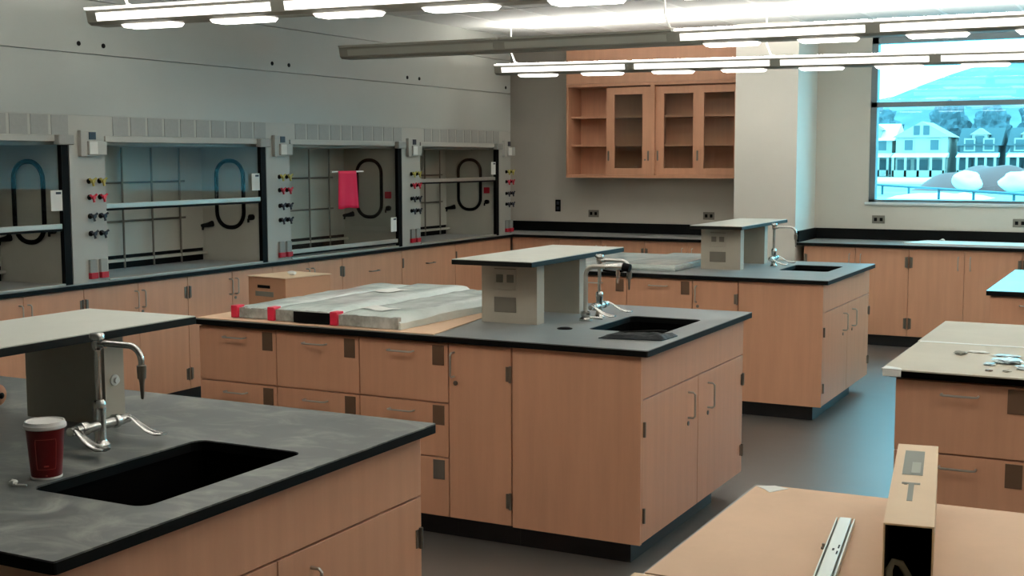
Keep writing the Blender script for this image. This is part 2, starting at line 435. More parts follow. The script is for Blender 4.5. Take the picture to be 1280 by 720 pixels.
def reagent_shelf(sx0, sx1, sy0, sy1, zt, px0, px1, fy, by, label, knob=False):
    t = thing('reagent_shelf', label, 'shelf', ((sx0+sx1)/2, (sy0+sy1)/2, TOP), 'raised reagent shelves on the islands')
    MB().box(sx0, sx1, sy0, sy1, zt-.025, zt-.003, .002).build('shelf_slab', M['shelf_edge'], t)
    MB().box(sx0+.002, sx1-.002, sy0+.002, sy1-.002, zt-.003, zt).build('shelf_top', M['shelf'], t)
    for yy in (fy, by):
        p = MB().box(px0, px1, yy, yy+.075, TOP+.0005, zt-.025).build('pedestal', M['ped'], t)
        cx = (px0+px1)/2-.02; h = zt-.025-TOP
        if yy == by:
            if knob:
                c = Vector((px1, yy+.036, TOP+.13))
                MB().lathe([(.0165, 0), (.0165, .004), (.009, .006), (.009, .014), (.0, .014)], c, 16, Matrix.Rotation(PI/2, 3, 'Y')).build('knob', M['white'], p, True)
            continue
        f = MB().box(cx-.058, cx+.058, yy-.004, yy, TOP+h*.55, TOP+h*.9, .002).build('outlet_plate', M['ped'], p)
        for s in (-1, 1): MB().box(cx+s*.028-.018, cx+s*.028+.018, yy-.006, yy-.003, TOP+h*.67, TOP+h*.8, .002).build('outlet_face', M['plate'], p)
        MB().box(cx-.055, cx+.058, yy-.006, yy-.0035, TOP+h*.885, TOP+h*.9).build('outlet_lip', M['plate'], p)
        MB().box(cx-.058, cx+.058, yy-.004, yy, TOP+h*.18, TOP+h*.43, .002).build('cover_plate', M['plate'], p)

# gooseneck lab faucet with two wrist blades, built once at the origin
def make_faucet():
    t = thing('faucet', '', 'faucet', (0, 0, 0), 'gooseneck lab faucets')
    b = MB(); b.lathe([(.026, 0), (.026, .006), (.019, .012), (.0165, .02), (.0165, .095), (.018, .1), (.018, .118), (.013, .126), (.0, .128)], (0, 0, 0), 20)
    b.cyl((0, -.085, .058), (0, .085, .058), .0145, seg=16)
    for s in (-1, 1):
        b.lathe([(.019, 0), (.019, .012), (.0165, .018)], (0, s*.05, .058), 16, Matrix.Rotation(-s*PI/2, 3, 'X'))
    b.build('valve_body', M['chrome'], t, True)
    for s in (-1, 1):
        hb = MB(); y = s*.095
        hb.cyl((0, s*.08, .058), (0, s*.106, .058), .0125, seg=14)
        pts = [(0, y, .066), (.02, y+s*.004, .062), (.045, y+s*.006, .045), (.075, y+s*.008, .03), (.105, y+s*.009, .024), (.128, y+s*.01, .025)]
        hb.tube(pts, [.008, .01, .013, .017, .021, .015], 12, flat=.3, up=(0, 0, 1))
        hb.build('wrist_blade', M['chrome'], t, True)
    b = MB(); b.cyl((0, 0, .12), (0, 0, .28), .0085, seg=14)
    b.lathe([(.0125, 0), (.0145, .006), (.0145, .026), (.02, .029), (.02, .04), (.017, .044), (.0, .045)], (0, 0, .262), 18)
    b.cyl((0, 0, .278), (.03, 0, .278), .0105, seg=12)
    b.build('riser', M['chrome'], t, True)
    pts = [(.02, 0, .28), (.08, 0, .28), (.115, 0, .28)]+arc((.115, 0, .24), .04, PI/2, 0, 6, (1, 0, 0), (0, 0, 1))+[(.155, 0, .22)]
    sp = MB().tube(pts, .0085, 12).build('spout', M['chrome'], t, True)
    MB().lathe([(.0, -.0), (.0115, .0), (.0125, .02), (.0125, .034), (.009, .036)], (.155, 0, .196), 14).lathe([(.003, -.055), (.0045, -.05), (.0065, -.012), (.009, 0)], (.155, 0, .196), 12).build('nozzle', M['dullsteel'], sp, True)
    return t
FA = make_faucet()
faucets = [FA, copy_tree(FA), copy_tree(FA)]
for f, loc, lab in zip(faucets, ((-2.525, 2.464, TOP+.0006), (-2.43, 5.601, TOP+.0006), (-2.482, 8.82, TOP+.0006)),
        ('chrome gooseneck faucet with wrist blades behind the red coffee cup',
         'chrome gooseneck faucet on the middle island, beside the hooked drench hose',
         'small chrome faucet on the far island in front of the column')):
    f.location = loc; f['label'] = lab

# ------------------------------------------------------------------ three sink islands on the left of the aisle
def island(tag_, x0, xe, yf, yb, hole, m, grommet=None):
    cf, cb = yf+.022, yb-.03
    a = x0+.02
    g = 'drawer cabinets of the sink islands'
    where = {'near': 'of the near island', 'mid': 'of the middle island', 'far': 'of the far island'}[tag_]
    labs = ['three-drawer maple cabinet %s, farthest from the sink', 'three-drawer maple cabinet %s, the middle one of three', 'three-drawer maple cabinet %s, next to its narrow door']
    for k in range(3):
        drawer_cabinet(a+.468*k, a+.468*(k+1)-.001, cf, cb, labs[k] % where, group=g)
    d0 = a+.468*3
    door_cabinet(d0, d0+.313, cf, cb, 'narrow maple cabinet %s with one tall locked door' % where, group='narrow door cabinets of the islands')
    sink_cabinet(d0+.314, xe-.035, cf, cb, 'maple sink cabinet closing the aisle end %s' % where, group='sink cabinets of the islands')
    lab = {'near': 'dusty black epoxy worktop of the near island under the red coffee cup',
           'mid': 'black epoxy worktop of the middle island under the plastic-wrapped panels',
           'far': 'black epoxy worktop of the far island in front of the column'}[tag_]
    worktop(x0, xe, yf, yb, hole, m, lab, grommet)
    sink(hole, {'near': 'black sink in the dusty worktop beside the red coffee cup', 'mid': 'black sink in the middle island with a black pouch at its rim', 'far': 'small-looking black sink in the far island by the column'}[tag_])
H1, H2, H3 = (-2.345, -1.99, 2.06, 2.65), (-2.315, -1.955, 5.195, 5.742), (-2.375, -2.035, 8.545, 9.035)
island('near', -4.2, -1.87, 1.695, 3.125, H1, 'counter_dusty')
island('mid', -4.19, -1.832, 4.708, 6.142, H2, 'counter', (-2.407, 5.158))
island('far', -4.2, -1.88, 7.922, 9.355, H3, 'counter')
reagent_shelf(-3.045, -2.605, 1.9, 2.945, 1.21, -3.02, -2.70, 2.12, 2.66, 'grey reagent shelf on the near island, above the red coffee cup', True)
reagent_shelf(-2.905, -2.495, 5.0, 6.07, 1.226, -2.865, -2.575, 5.215, 5.69, 'grey reagent shelf on the middle island beside the wrapped panels')
reagent_shelf(-2.915, -2.545, 8.26, 9.4, 1.224, -2.885, -2.602, 8.42, 9.0, 'grey reagent shelf on the far island in front of the column')

# hooked drench hose on the middle island
t = thing('drench_hose', 'chrome hooked drench hose with black squeeze handle by the middle sink', 'drench hose', (-2.437, 5.455, TOP))
bx, by = -2.437, 5.455
MB().lathe([(.03, 0), (.03, .01), (.02, .018), (.024, .03), (.022, .044), (.0, .05)], (bx, by, TOP), 18).cyl((bx, by, TOP+.018), (bx+.075, by+.03, TOP+.012), .007).build('base_valve', M['chrome'], t, True)
pts = [(bx, by, TOP+.03), (bx, by, 1.13)]+arc((bx+.045, by, 1.13), .045, PI, PI/2, 6, (1, 0, 0), (0, 0, 1))+[(bx+.12, by, 1.175)]
MB().tube(pts, .0105, 12).build('hook_pipe', M['steel'], t, True)
MB().tube([(bx+.1, by, 1.175), (bx+.13, by, 1.176), (bx+.18, by, 1.178), (bx+.205, by, 1.178)], [.011, .015, .019, .017], 12).build('spray_handle', M['chrome'], t, True)
MB().cyl((bx+.19, by, 1.178), (bx+.225, by, 1.172), .02).tube([(bx+.2, by, 1.162), (bx+.15, by, 1.152), (bx+.09, by, 1.158)], .006, 8).build('squeeze_lever', M['black'], t, True)
MB().cyl((bx+.165, by, 1.165), (bx+.165, by, 1.128), .013, .009).cyl((bx+.165, by, 1.128), (bx+.165, by, 1.1), .0075, .005).build('spray_nozzle', M['chrome'], t, True)
t.location.z += .0012

# ------------------------------------------------------------------ islands on the right of the aisle
def right_island(x0, n, yf, yb, labs, toplab):
    for k in range(n):
        drawer_cabinet(x0+.02+.468*k, x0+.02+.468*(k+1)-.001, yf+.022, yb-.03, labs[k], group='drawer cabinets right of the aisle')
    worktop(x0, x0+.04+.468*n, yf, yb, None, 'counter', toplab)
right_island(-.84, 3, 1.45, 2.87, ['maple drawer cabinet under the near cardboard-covered bench, at the aisle', 'maple drawer cabinet under the near cardboard-covered bench, second from the aisle', 'maple drawer cabinet under the near cardboard-covered bench, third from the aisle'], 'black worktop hidden under the tan cardboard with the long carton')
right_island(-.885, 3, 4.69, 6.14, ['maple drawer cabinet right of the aisle, behind the long carton', 'maple drawer cabinet beside the one behind the long carton', 'maple drawer cabinet third from the aisle under the pale cardboard'], 'black worktop hidden under the pale cardboard with film scraps')
right_island(-.925, 3, 7.74, 9.28, ['maple drawer cabinet under the blue-lit worktop, nearest the aisle', 'maple drawer cabinet under the blue-lit worktop, second from the aisle', 'maple drawer cabinet under the blue-lit worktop, third from the aisle'], 'bare black worktop shining blue in the window light')

# ------------------------------------------------------------------ perimeter base cabinets and worktops
def left_cabinet(y0, y1, kind, label):
    xf = -5.955
    t = thing('base_cabinet', label, 'cabinet', (xf, (y0+y1)/2, 0), 'base cabinets under the fume hoods')
    MB().box(-6.62, xf-.019, y0, y1-.001, .102, TOP-SL-.001).build('carcass', M['wood'], t)
    MB().box(-6.6, xf-.075, y0, y1, 0, .102).build('toe_kick', M['toe'], t)
    ym = (y0+y1)/2
    if kind == 'pair':
        for s, (a, c) in ((-1, (y0+.002, ym-.002)), (1, (ym+.002, y1-.003))):
            d = MB().box(xf-.018, xf, a, c, .106, .88, .0015).build('door', M['wood'], t)
            pull_v((xf, ym+s*.032, .775), (1, 0, 0), .11, d)
            if s > 0: lock((xf, ym+.032, .69), (1, 0, 0), d)
            e = a+.004 if s < 0 else c-.004
            hinge((xf, e, .775), (1, 0, 0), d, .085, -s); hinge((xf, e, .21), (1, 0, 0), d, .085, -s)
    else:
        d = MB().box(xf-.018, xf, y0+.002, y1-.003, .106, .88, .0015).build('door', M['wood'], t)
        L = .125
        pts = [(xf, ym-L/2, .742), (xf+.026, ym-L/2, .742), (xf+.033, ym-L/2+.01, .742), (xf+.033, ym+L/2-.01, .742), (xf+.026, ym+L/2, .742), (xf, ym+L/2, .742)]
        MB().tube(pts, .0045, 7).build('handle', M['dullsteel'], d, True)
        hinge((xf, y0+.006, .77), (1, 0, 0), d, .085); hinge((xf, y0+.006, .21), (1, 0, 0), d, .085)
ys = [3.84, 4.78, 5.718, 6.655, 7.585, 8.487, 9.388, 10.325, 11.455]
kinds = ['pair']*5+['flap']*2+['flap']
wh = ['two-door maple base cabinet out past the left photo edge', 'two-door maple base cabinet seen over the near reagent shelf', 'two-door maple base cabinet under the second hood, showing a dark lock', 'two-door maple base cabinet left of the tall brown carton, below the hood counter',
      'two-door maple base cabinet partly hidden by the tall brown carton', 'single-front maple base cabinet with horizontal pull, right of the tall brown carton', 'single-front maple base cabinet under the hood with the raised sash', 'last single-front maple base cabinet before the inside corner']
for k in range(len(ys)-1): left_cabinet(ys[k], ys[k+1], kinds[k], wh[k])
t = thing('worktop', 'long black hood counter running under all the fume hoods', 'worktop', (-6.4, 7.5, TOP-SL))
MB().box(-6.62, -5.93, 3.0, 11.457, TOP-.004, TOP).build('top_surface', M['counter'], t)
MB().box(-6.62, -5.93, 3.0, 11.457, TOP-SL, TOP-.0041).build('slab', M['slab_edge'], t)

def back_cabinet(x0, x1, label):
    yf = 11.488
    t = thing('base_cabinet', label, 'cabinet', ((x0+x1)/2, yf, 0), 'base cabinets along the back wall')
    MB().box(x0, x1-.001, yf+.019, YB-.001, .102, TOP-SL-.001).build('carcass', M['wood'], t)
    MB().box(x0, x1, yf+.075, YB-.001, 0, .102).build('toe_kick', M['toe'], t)
    xm = (x0+x1)/2
    for s, (a, c) in ((-1, (x0+.002, xm-.002)), (1, (xm+.002, x1-.003))):
        d = MB().box(a, c, yf, yf+.018, .106, .88, .0015).build('door', M['wood'], t)
        pull_v((xm+s*.05, yf, .766), (0, -1, 0), .115, d)
        e = a+.004 if s < 0 else c-.004
        hinge((e, yf, .762), (0, -1, 0), d, .1, -s); hinge((e, yf, .22), (0, -1, 0), d, .1, -s)
back_cabinet(-5.42, -4.51, 'maple back-wall base cabinet just right of the inside corner')
back_cabinet(-4.51, -3.63, 'maple back-wall base cabinet under the glazed wall cupboard, left of the column')
t = thing('filler_cabinet', 'plain maple corner filler where hood and back counters meet', 'cabinet', (-5.7, 11.49, 0))
MB().box(-5.95, -5.421, 11.488, YB-.001, .102, TOP-SL-.001).build('carcass', M['wood'], t)
MB().box(-5.95, -5.421, 11.563, YB-.001, 0, .102).build('toe_kick', M['toe'], t)
back_cabinet(-2.955, -2.022, 'two-door maple base cabinet behind the far island, right of the column')
back_cabinet(-2.022, -1.09, 'two-door maple base cabinet below the window with both upright handles showing')
back_cabinet(-1.09, -.16, 'maple base cabinet below the window behind the blue-lit worktop')
back_cabinet(-.16, .77, 'maple base cabinet below the window past the photo edge')
t = thing('worktop', 'black back counter under the wall cupboards, left of the column', 'worktop', (-4.8, 11.8, TOP-SL))
MB().box(-6.62, -3.603, 11.46, YB-.002, TOP-.004, TOP).build('top_surface', M['counter'], t)
MB().box(-6.62, -3.603, 11.46, YB-.002, TOP-SL, TOP-.0041).build('slab', M['slab_edge'], t)
MB().box(-6.62, -3.603, YB-.022, YB-.002, TOP+.0005, 1.018).build('backsplash', M['slab_edge'], t)
t = thing('worktop', 'black window counter right of the column with white sheets on it', 'worktop', (-1, 11.8, TOP-SL))
MB().box(-3.017, 3.6, 11.46, YB-.002, TOP-.004, TOP).build('top_surface', M['counter'], t)
MB().box(-3.017, 3.6, 11.46, YB-.002, TOP-SL, TOP-.0041).build('slab', M['slab_edge'], t)
MB().box(-3.017, 3.6, YB-.022, YB-.002, TOP+.0005, 1.016).box(-3.017, -2.997, 11.47, YB-.022, TOP+.0005, 1.016).build('backsplash', M['slab_edge'], t)

# ------------------------------------------------------------------ wall cupboards
def wall_cupboard(x0, x1, label, slid):
    yf, yb = 11.79, YB-.001; z0, z1 = 1.486, 2.425; th = .022
    t = thing('wall_cabinet', label, 'cabinet', ((x0+x1)/2, yf, z0), 'glazed wall cabinets')
    b = MB(); b.box(x0, x0+th, yf, yb, z0, z1); b.box(x1-th, x1, yf, yb, z0, z1)
    b.box(x0+th, x1-th, yf, yb, z0, z0+.03); b.box(x0+th, x1-th, yf, yb, z1-.03, z1); b.box(x0+th, x1-th, yb-.012, yb, z0+.03, z1-.03)
    b.build('carcass', M['wood_in'], t)
    for z in (1.8, 2.083): MB().box(x0+th, x1-th, yf+.075, yb-.013, z, z+.02).build('shelf_board', M['wood_in'], t)
    w = (x1-x0-2*th)/2+.025
    pos = [(x1-th-w, yf+.008), (x1-th-w-.012, yf+.036)] if slid else [(x1-th-w, yf+.008), (x0+th, yf+.036)]
    for k, (a, yy) in enumerate(pos):
        c = a+w; st = .085; d0, d1 = z0+.032, z1-.045
        b = MB(); b.box(a, a+st, yy, yy+.02, d0, d1); b.box(c-st, c, yy, yy+.02, d0, d1)
        b.box(a+st, c-st, yy, yy+.02, d0, d0+.065); b.box(a+st, c-st, yy, yy+.02, d1-.07, d1)
        d = b.build('sliding_door', M['wood_in'], t)
        MB().box(a+st, c-st, yy+.008, yy+.012, d0+.065, d1-.07).build('glass_pane', M['cabglass'], d)
        for xx in ([a+.022, c-.022] if k == 0 and slid else [a+.022]):
            MB().prism(rrect(xx-.009, xx+.009, 1.655, 1.755, .0085, 4), 'y', yy-.002, yy).build('recessed_pull', M['dullsteel'], d)
        if k == 0:
            lx = c-.055 if slid else a+.02
            MB().cyl((lx, yy-.004, 1.665), (lx, yy, 1.665), .009, seg=12).build('lock', M['dullsteel'], d, True)
wall_cupboard(-5.49, -4.557, 'maple wall cupboard with open shelves at left and its glass doors slid right', True)
wall_cupboard(-4.557, -3.622, 'maple wall cupboard with both glass doors closed, next to the column', False)
b = MB().box(-5.49, -3.622, 11.792, YB, 2.427, CEIL)
struct('trim_1', b, M['wood'], label='maple filler panel from wall cupboards up to ceiling')

# ------------------------------------------------------------------ fume hoods
HZ0, HZ1, HT = TOP+.001, 1.795, 1.952
XB = -6.575
def valve(y, z, colour, parent):
    v = MB().lathe([(.017, 0), (.017, .006), (.011, .01), (.011, .032), (.0, .033)], (HX, y, z), 14, Matrix.Rotation(PI/2, 3, 'Y'))
    v = v.build('valve', M['black'], parent, True)
    h = MB()
    for a in (35, 155, 275):
        c, s = math.cos(math.radians(a)), math.sin(math.radians(a))
        h.tube([(HX+.034, y, z), (HX+.038, y+c*.022, z+s*.022), (HX+.04, y+c*.031, z+s*.031)], [.008, .007, .008], 8)
    h.cyl((HX+.026, y, z), (HX+.046, y, z), .0125, seg=12)
    h.build('valve_handle', M[colour], v, True)
def post_fittings(ys_, yp, t):
    ya, yb_ = ys_+.15, ys_+.238
    for z, c in ((1.548, 'yellow'), (1.448, 'red'), (1.33, 'bluegrey'), (1.222, 'bluegrey')):
        for y in (ya, yb_): valve(y, z, c, t)
    for y in (ya, yb_):
        o = MB().box(HX, HX+.02, y-.028, y+.028, .945, 1.06, .004).build('outlet', M['clear'], t)
        MB().box(HX+.001, HX+.028, y-.03, y+.03, .94, .978, .003).build('outlet_cover', M['redplate'], o)
    m = MB().box(HX, HX+.045, ys_+.12, ys_+.27, 1.71, 1.795, .004).box(HX, HX+.03, ys_+.07, ys_+.2, 1.7, 1.86, .004).build('airflow_monitor', M['hood'], t)
    MB().box(HX+.03, HX+.034, ys_+.135, ys_+.19, 1.805, 1.85).build('display', M['bluegrey'], m)
    MB().box(HX+.045, HX+.048, ys_+.125, ys_+.19, 1.715, 1.79).build('instruction_card', M['paper'], m)
def hood(ys_, yp, ye, sash_z, label, red=False):
    t = thing('fume_hood', label, 'fume hood', (HX, (ys_+ye)/2, HZ0), 'fume hoods along the left wall')
    b = MB(); b.box(XB, HX, ys_, yp, HZ0, HT)
    b.build('service_post', M['hood'], t)
    post_fittings(ys_, yp, t)
    b = MB(); b.box(XB, HX, yp, ye, 1.8, HT); b.box(HX, HX+.012, yp, ye-.02, 1.79, 1.828, .003); b.box(XB, HX-.07, yp, ye, 1.77, 1.8)
    b.build('header', M['hood'], t)
    b = MB(); n = 10; s0, s1 = yp+.065, ye+.01; p = (s1-s0)/n
    for k in range(n): b.box(HX, HX+.003, s0+p*k+.012, s0+p*(k+1)-.012, 1.832, 1.949)
    b.build('grille', M['grille'], t)
    MB().box(HX, HX+.05, ye-.12, ye+.0, 1.77, 1.83, .006).build('sash_guide_cap', M['grille'], t)
    # liner
    b = MB(); b.box(XB, XB+.012, yp, ye-.03, 1.01, 1.77)
    for k in range(1, 3): pass
    b.build('baffle', M['hood_in'], t)
    MB().box(XB, XB+.004, yp, ye-.03, HZ0, 1.01).build('rear_slot', M['black'], t)
    MB().box(XB+.004, XB+.05, yp, ye-.03, .965, .985).build('slot_rail', M['hood_in'], t)
    sp = MB().box(XB, HX-.03, ye-.03, ye, HZ0, 1.77).build('side_panel', M['hood_in'], t)
    # long oval gasket on the far side panel
    c = (-6.29, ye-.035, 1.42); hw, hh = .128, .25
    pts = [(c[0]+q[0], c[1], c[2]+q[1]) for q in rrect(-hw, hw, -hh, hh, .115, 7)]
    MB().loop(pts, .0155, 8).build('oval_gasket', M['black'], sp, True)
    MB().tube([(-6.56, ye-.05, 1.178), (-6.5, ye-.05, 1.185), (-6.455, ye-.05, 1.195)], [.012, .018, .024], 10).cyl((-6.545, ye-.05, 1.178), (-6.55, ye-.05, 1.145), .008).cyl((-6.5, ye-.03, 1.185), (-6.5, ye-.06, 1.185), .012).build('gas_nozzle', M['black'], sp, True)
    MB().cyl((-6.085, ye-.03, 1.25), (-6.085, ye-.06, 1.25), .022).cyl((-6.11, ye-.05, 1.24), (-6.11, ye-.05, 1.21), .008).build('outlet', M['black'], sp, True)
    if red: MB().box(-6.12, -6.06, ye-.05, ye-.03, 1.335, 1.395, .004).build('red_outlet', M['redplate'], sp)
    # lattice of rods in front of the baffle
    b = MB(); xr = XB+.045
    for z in (1.25, 1.52): b.cyl((xr-.012, yp+.002, z), (xr-.012, yp+1.36, z), .0075, seg=8)
    for d in (.135, .425, .715, 1.005, 1.295): b.cyl((xr, yp+d, HZ0+.002), (xr, yp+d, 1.765), .0075, seg=8)
    b.build('rod_lattice', M['dullsteel'], t, True)
    # sash
    z = sash_z
    MB().box(HX-.02, HX-.014, yp+.01, ye-.07, z+.02, 1.8).build('sash_glass', M['sash'], t)
    s = MB().box(HX-.03, HX-.004, yp+.006, ye-.068, z, z+.032, .003).build('sash_rail', M['steel'], t)
    MB().box(HX-.028, HX-.006, yp+.006, ye-.068, z-.014, z).build('sash_gasket', M['black'], s)
    MB().box(HX-.028, HX+.003, ye-.066, ye-.01, HZ0, 1.77).build('sash_track', M['black'], t)
    b = MB(); b.box(HX-.06, HX+.01, yp+.002, ye-.071, HZ0, HZ0+.012, .003); b.build('airfoil', M['steel'], t)
    return t
hs = [(3.76, 4.05, 5.655, 1.262), (5.655, 5.945, 7.555, 1.372), (7.555, 7.835, 9.428, .955), (9.428, 9.728, 11.235, 1.468)]
labs = ['fume hood at the left photo edge with a half-open sash', 'fume hood second from the left photo edge, with rod lattice behind a half-raised sash', 'fume hood with closed sash and a hot pink sheet hanging on it', 'fume hood farthest from the camera, nearest the inside corner, with its sash highest']
for (a, p, e, z), l in zip(hs, labs): hood(a, p, e, z, l, red=(a > 7))
t = thing('service_post', 'hood end post with valves beside the grey back wall', 'service post', (HX, 11.35, HZ0))
MB().box(XB, HX, 11.235, 11.486, HZ0, HT).build('post', M['hood'], t)
post_fittings(11.235, 11.486, t)
# cards hung on the sashes
def card(y, z, lab, dark=True):
    t = thing('hang_tag', lab, 'tag', (HX-.001, y, z-.05), 'white cards hung on the hood sashes')
    MB().box(HX-.0035, HX-.0005, y-.045, y+.045, z-.062, z+.062, .001).build('card', M['paper'], t)
    MB().box(HX-.0005, HX+.0005, y-.005, y+.035, z+.038, z+.052).build('printed_strip', M['bluegrey'], t)
card(5.545, 1.435, 'white card on the sash of the hood at the left photo edge')
card(7.43, 1.515, 'white card on the sash right of the long rod lattice')
card(9.29, 1.115, 'white card low on the closed sash near the pink sheet')
card(11.12, 1.585, 'white card on the sash of the hood nearest the inside corner')
# pink sheet on a white rod
t = thing('hanging_sheet', 'hot pink sheet hanging from a white rod on the closed sash', 'sheet', (HX, 8.565, 1.28))
MB().cyl((HX+.012, 8.36, 1.578), (HX+.012, 8.81, 1.578), .0075, seg=10).build('rod', M['white'], t, True)
b = MB(); nz, ny = 10, 10; g = []
for i in range(nz+1):
    row = []
    for j in range(ny+1):
        w = .125+.018*(i/nz); yy = 8.57+(j/ny-.5)*2*w+.01*(i/nz)
        row.append(b.bm.verts.new((HX+.02+.008*math.sin(j*1.3)*(i/nz), yy, 1.586-.305*i/nz-.004*math.sin(j*.9)*(i/nz))))
    g.append(row)
for i in range(nz):
    for j in range(ny): b.bm.faces.new((g[i][j], g[i][j+1], g[i+1][j+1], g[i+1][j]))
o = b.build('sheet', M['magenta'], t, True); md = o.modifiers.new('s', 'SOLIDIFY'); md.thickness = .003

# ------------------------------------------------------------------ pendant lights
def pendant(y, joints, lit, z, tilt, label, x_end, cables):
    t = thing('pendant_light', label, 'ceiling light', (joints[0], y, z))
    x0 = joints[0]; fx = lambda x: z+(x-x0)*tilt
    def prism(poly, xa, xb, name, m, parent, slant=0):
        b = MB(); A = [b.bm.verts.new((xa+(v*slant), y+u, fx(xa)+v)) for u, v in poly]; B = [b.bm.verts.new((xb-(v*slant), y+u, fx(xb)+v)) for u, v in poly]
        b.bm.faces.new(A); b.bm.faces.new(B[::-1]); n = len(poly)
        for i in range(n): b.bm.faces.new((A[i], B[i], B[(i+1) % n], A[(i+1) % n]))
        return b.build(name, m, parent)
    body = [(-.06, 0), (.06, 0), (.085, .014), (.1, .08), (-.1, .08), (-.085, .014)]
    h = prism(body, x0, x_end, 'housing', M['fixture'], t)
    def lip(xa, xb, on):
        prism([(-.118, .081), (.118, .081), (.122, .094), (-.122, .094)], xa, xb, 'reflector', M['lip'] if on else M['lensoff'], t)
        return prism([(-.1, .0945), (.1, .0945), (.1, .097), (-.1, .097)], xa+.02, xb-.02, 'uplight', M['up'] if on else M['lensoff'], t)
    js = joints+[x_end] if joints[-1] < x_end-.3 else joints
    for k in range(len(js)-1):
        a, c = js[k], js[k+1]
        lip(a+.008, c-.008, lit[k])
        la, lc = a+(.075 if k == 0 else .045), c-.045
        for s in (-1, 1):
            poly = [(s*.086, .02), (s*.0893, .02), (s*.1, .064), (s*.096, .064)]
            prism(poly, la, lc, 'lens', M['lens'] if lit[k] else M['lensoff'], t)
        L = lc-la
        if lit[k]:
            for f0, f1 in ((.12, .42), (.64, .95)):
                b = MB(); xa, xb = la+L*f0, la+L*f1
                b.prism([(xa, -.002), (xa+.02, -.02), (xb-.02, -.02), (xb, -.002)], 'y', -.052, .052)
                n = 8
                for v in b.bm.verts: v.co.z += fx(v.co.x); v.co.y += y
                b.build('louvre', M['louvre'], t)
    for cx in cables:
        b = MB(); b.tube([(cx-.1, y, CEIL-.006), (cx-.1, y, CEIL-.1), (cx-.095, y, fx(cx)+.2), (cx-.06, y, fx(cx)+.12), (cx, y, fx(cx)+.095)], .007, 8)
        b.build('cable', M['white'], t, True)
JX = [-5.5, -4.19, -2.915, -1.645, -.375, .895, 2.165, 3.435]
pendant(5.45, [-5.48, -4.14, -2.8, -1.52, -.25, 1.02, 2.29], [1]*7, 2.437, -.0087, 'long lit pendant light nearest the camera, at the upper left', 3.5, [-5.2, -2.8, -.25, 2.29])
pendant(8.0, [-5.545, -4.2, -2.915, -1.645, -.37, .9, 2.17], [0, 0, 1, 1, 1, 1, 1], 2.424, -.002, 'long pendant light whose left half is unlit', 3.45, [-2.915, -.37, 2.17])
pendant(10.5, [-5.575, -4.24, -2.95, -1.68, -.41, .87, 2.15], [1]*7, 2.448, -.011, 'long lit pendant light nearest the back wall cupboards', 3.45, [-5.35, -2.95, -.41, 2.15])
pendant(2.9, JX[:7], [1]*7, 2.43, 0, 'long pendant light above the near island, overhead', 3.43, [-5.2, -2.9, -.37])
#pendant(.35, JX[:7], [1]*7, 2.43, 0, 'long pendant light over the camera position, overhead', 3.43, [-5.2, -2.9, -.37])

# ------------------------------------------------------------------ things on the worktops
# paper coffee cup
t = thing('coffee_cup', 'dark red paper coffee cup with white lid beside the near sink', 'cup', (-2.395, 2.16, TOP))
cx, cy = -2.395, 2.16
MB().lathe([(.034, .002), (.0345, .0), (.036, .008), (.0455, .128), (.046, .13)], (cx, cy, TOP+.0005), 32).build('cup_body', M['cup'], t, True)
MB().lathe([(.0365, 0), (.0368, .004), (.0358, .005)], (cx, cy, TOP+.0005), 32).build('cup_rim', M['lid'], t, True)
MB().lathe([(.0475, .122), (.05, .124), (.05, .131), (.0475, .134), (.0465, .1395), (.043, .14), (.041, .137), (.0, .1365)], (cx, cy, TOP), 32).build('lid', M['lid'], t, True)
b = MB(); a0 = math.atan2(-cy, -cx)
def cupP(da, z): 
    r = .036+(z/.128)*.0095+.0006
    a = a0+da; return (cx+r*math.cos(a), cy+r*math.sin(a), TOP+z)
fr = [cupP(d, .026) for d in (-.55, -.3, 0, .3, .55)]+[cupP(.58, .04), cupP(.58, .09), cupP(.55, .1)]+[cupP(d, .1) for d in (.3, 0, -.3, -.55)]+[cupP(-.58, .09), cupP(-.58, .04)]
b.loop(fr, .0009, 6); b.tube([cupP(-.14, .034), cupP(0, .034), cupP(.14, .034)], .0018, 6); b.tube([cupP(-.06, .011), cupP(.06, .011)], .0016, 6)
b.build('printed_frame', M['cupline'], t)
# scrap by the cup
b = MB(); bmesh.ops.create_icosphere(b.bm, subdivisions=3, radius=1)
for v in b.bm.verts:
    d = 1+.35*noise.noise(v.co*2.2); v.co = Vector((-2.398+v.co.x*.011*d, 2.062+v.co.y*.008*d, TOP+.008+v.co.z*.008*d))
b.tube([(-2.39, 2.06, TOP+.004), (-2.375, 2.07, TOP+.003), (-2.365, 2.072, TOP+.003)], .0025, 6)
tag(b.build('paper_scrap', M['paper'], None, True), 'tiny crumpled white scrap on the worktop in front of the coffee cup', 'scrap')
# tan wrapped bundle at the photo edge
t = thing('wrapped_bundle', 'tan wrapped bundle with a dark tip on the near worktop, cut by the photo edge', 'bundle', (-3.3, 2.72, TOP))
Rm = Matrix.Rotation(PI/2, 3, 'Y') 
MB().lathe([(.0, -.3), (.035, -.295), (.042, -.2), (.042, -.05), (.034, -.012), (.015, 0), (.0, .002)], (-3.18, 2.7, TOP+.0425), 20, Rm).build('wrapping', M['tan'], t, True)
MB().lathe([(.008, 0), (.01, .006), (.0, .012)], (-3.18, 2.7, TOP+.0425), 12, Rm).build('dark_tip', M['black'], t, True)

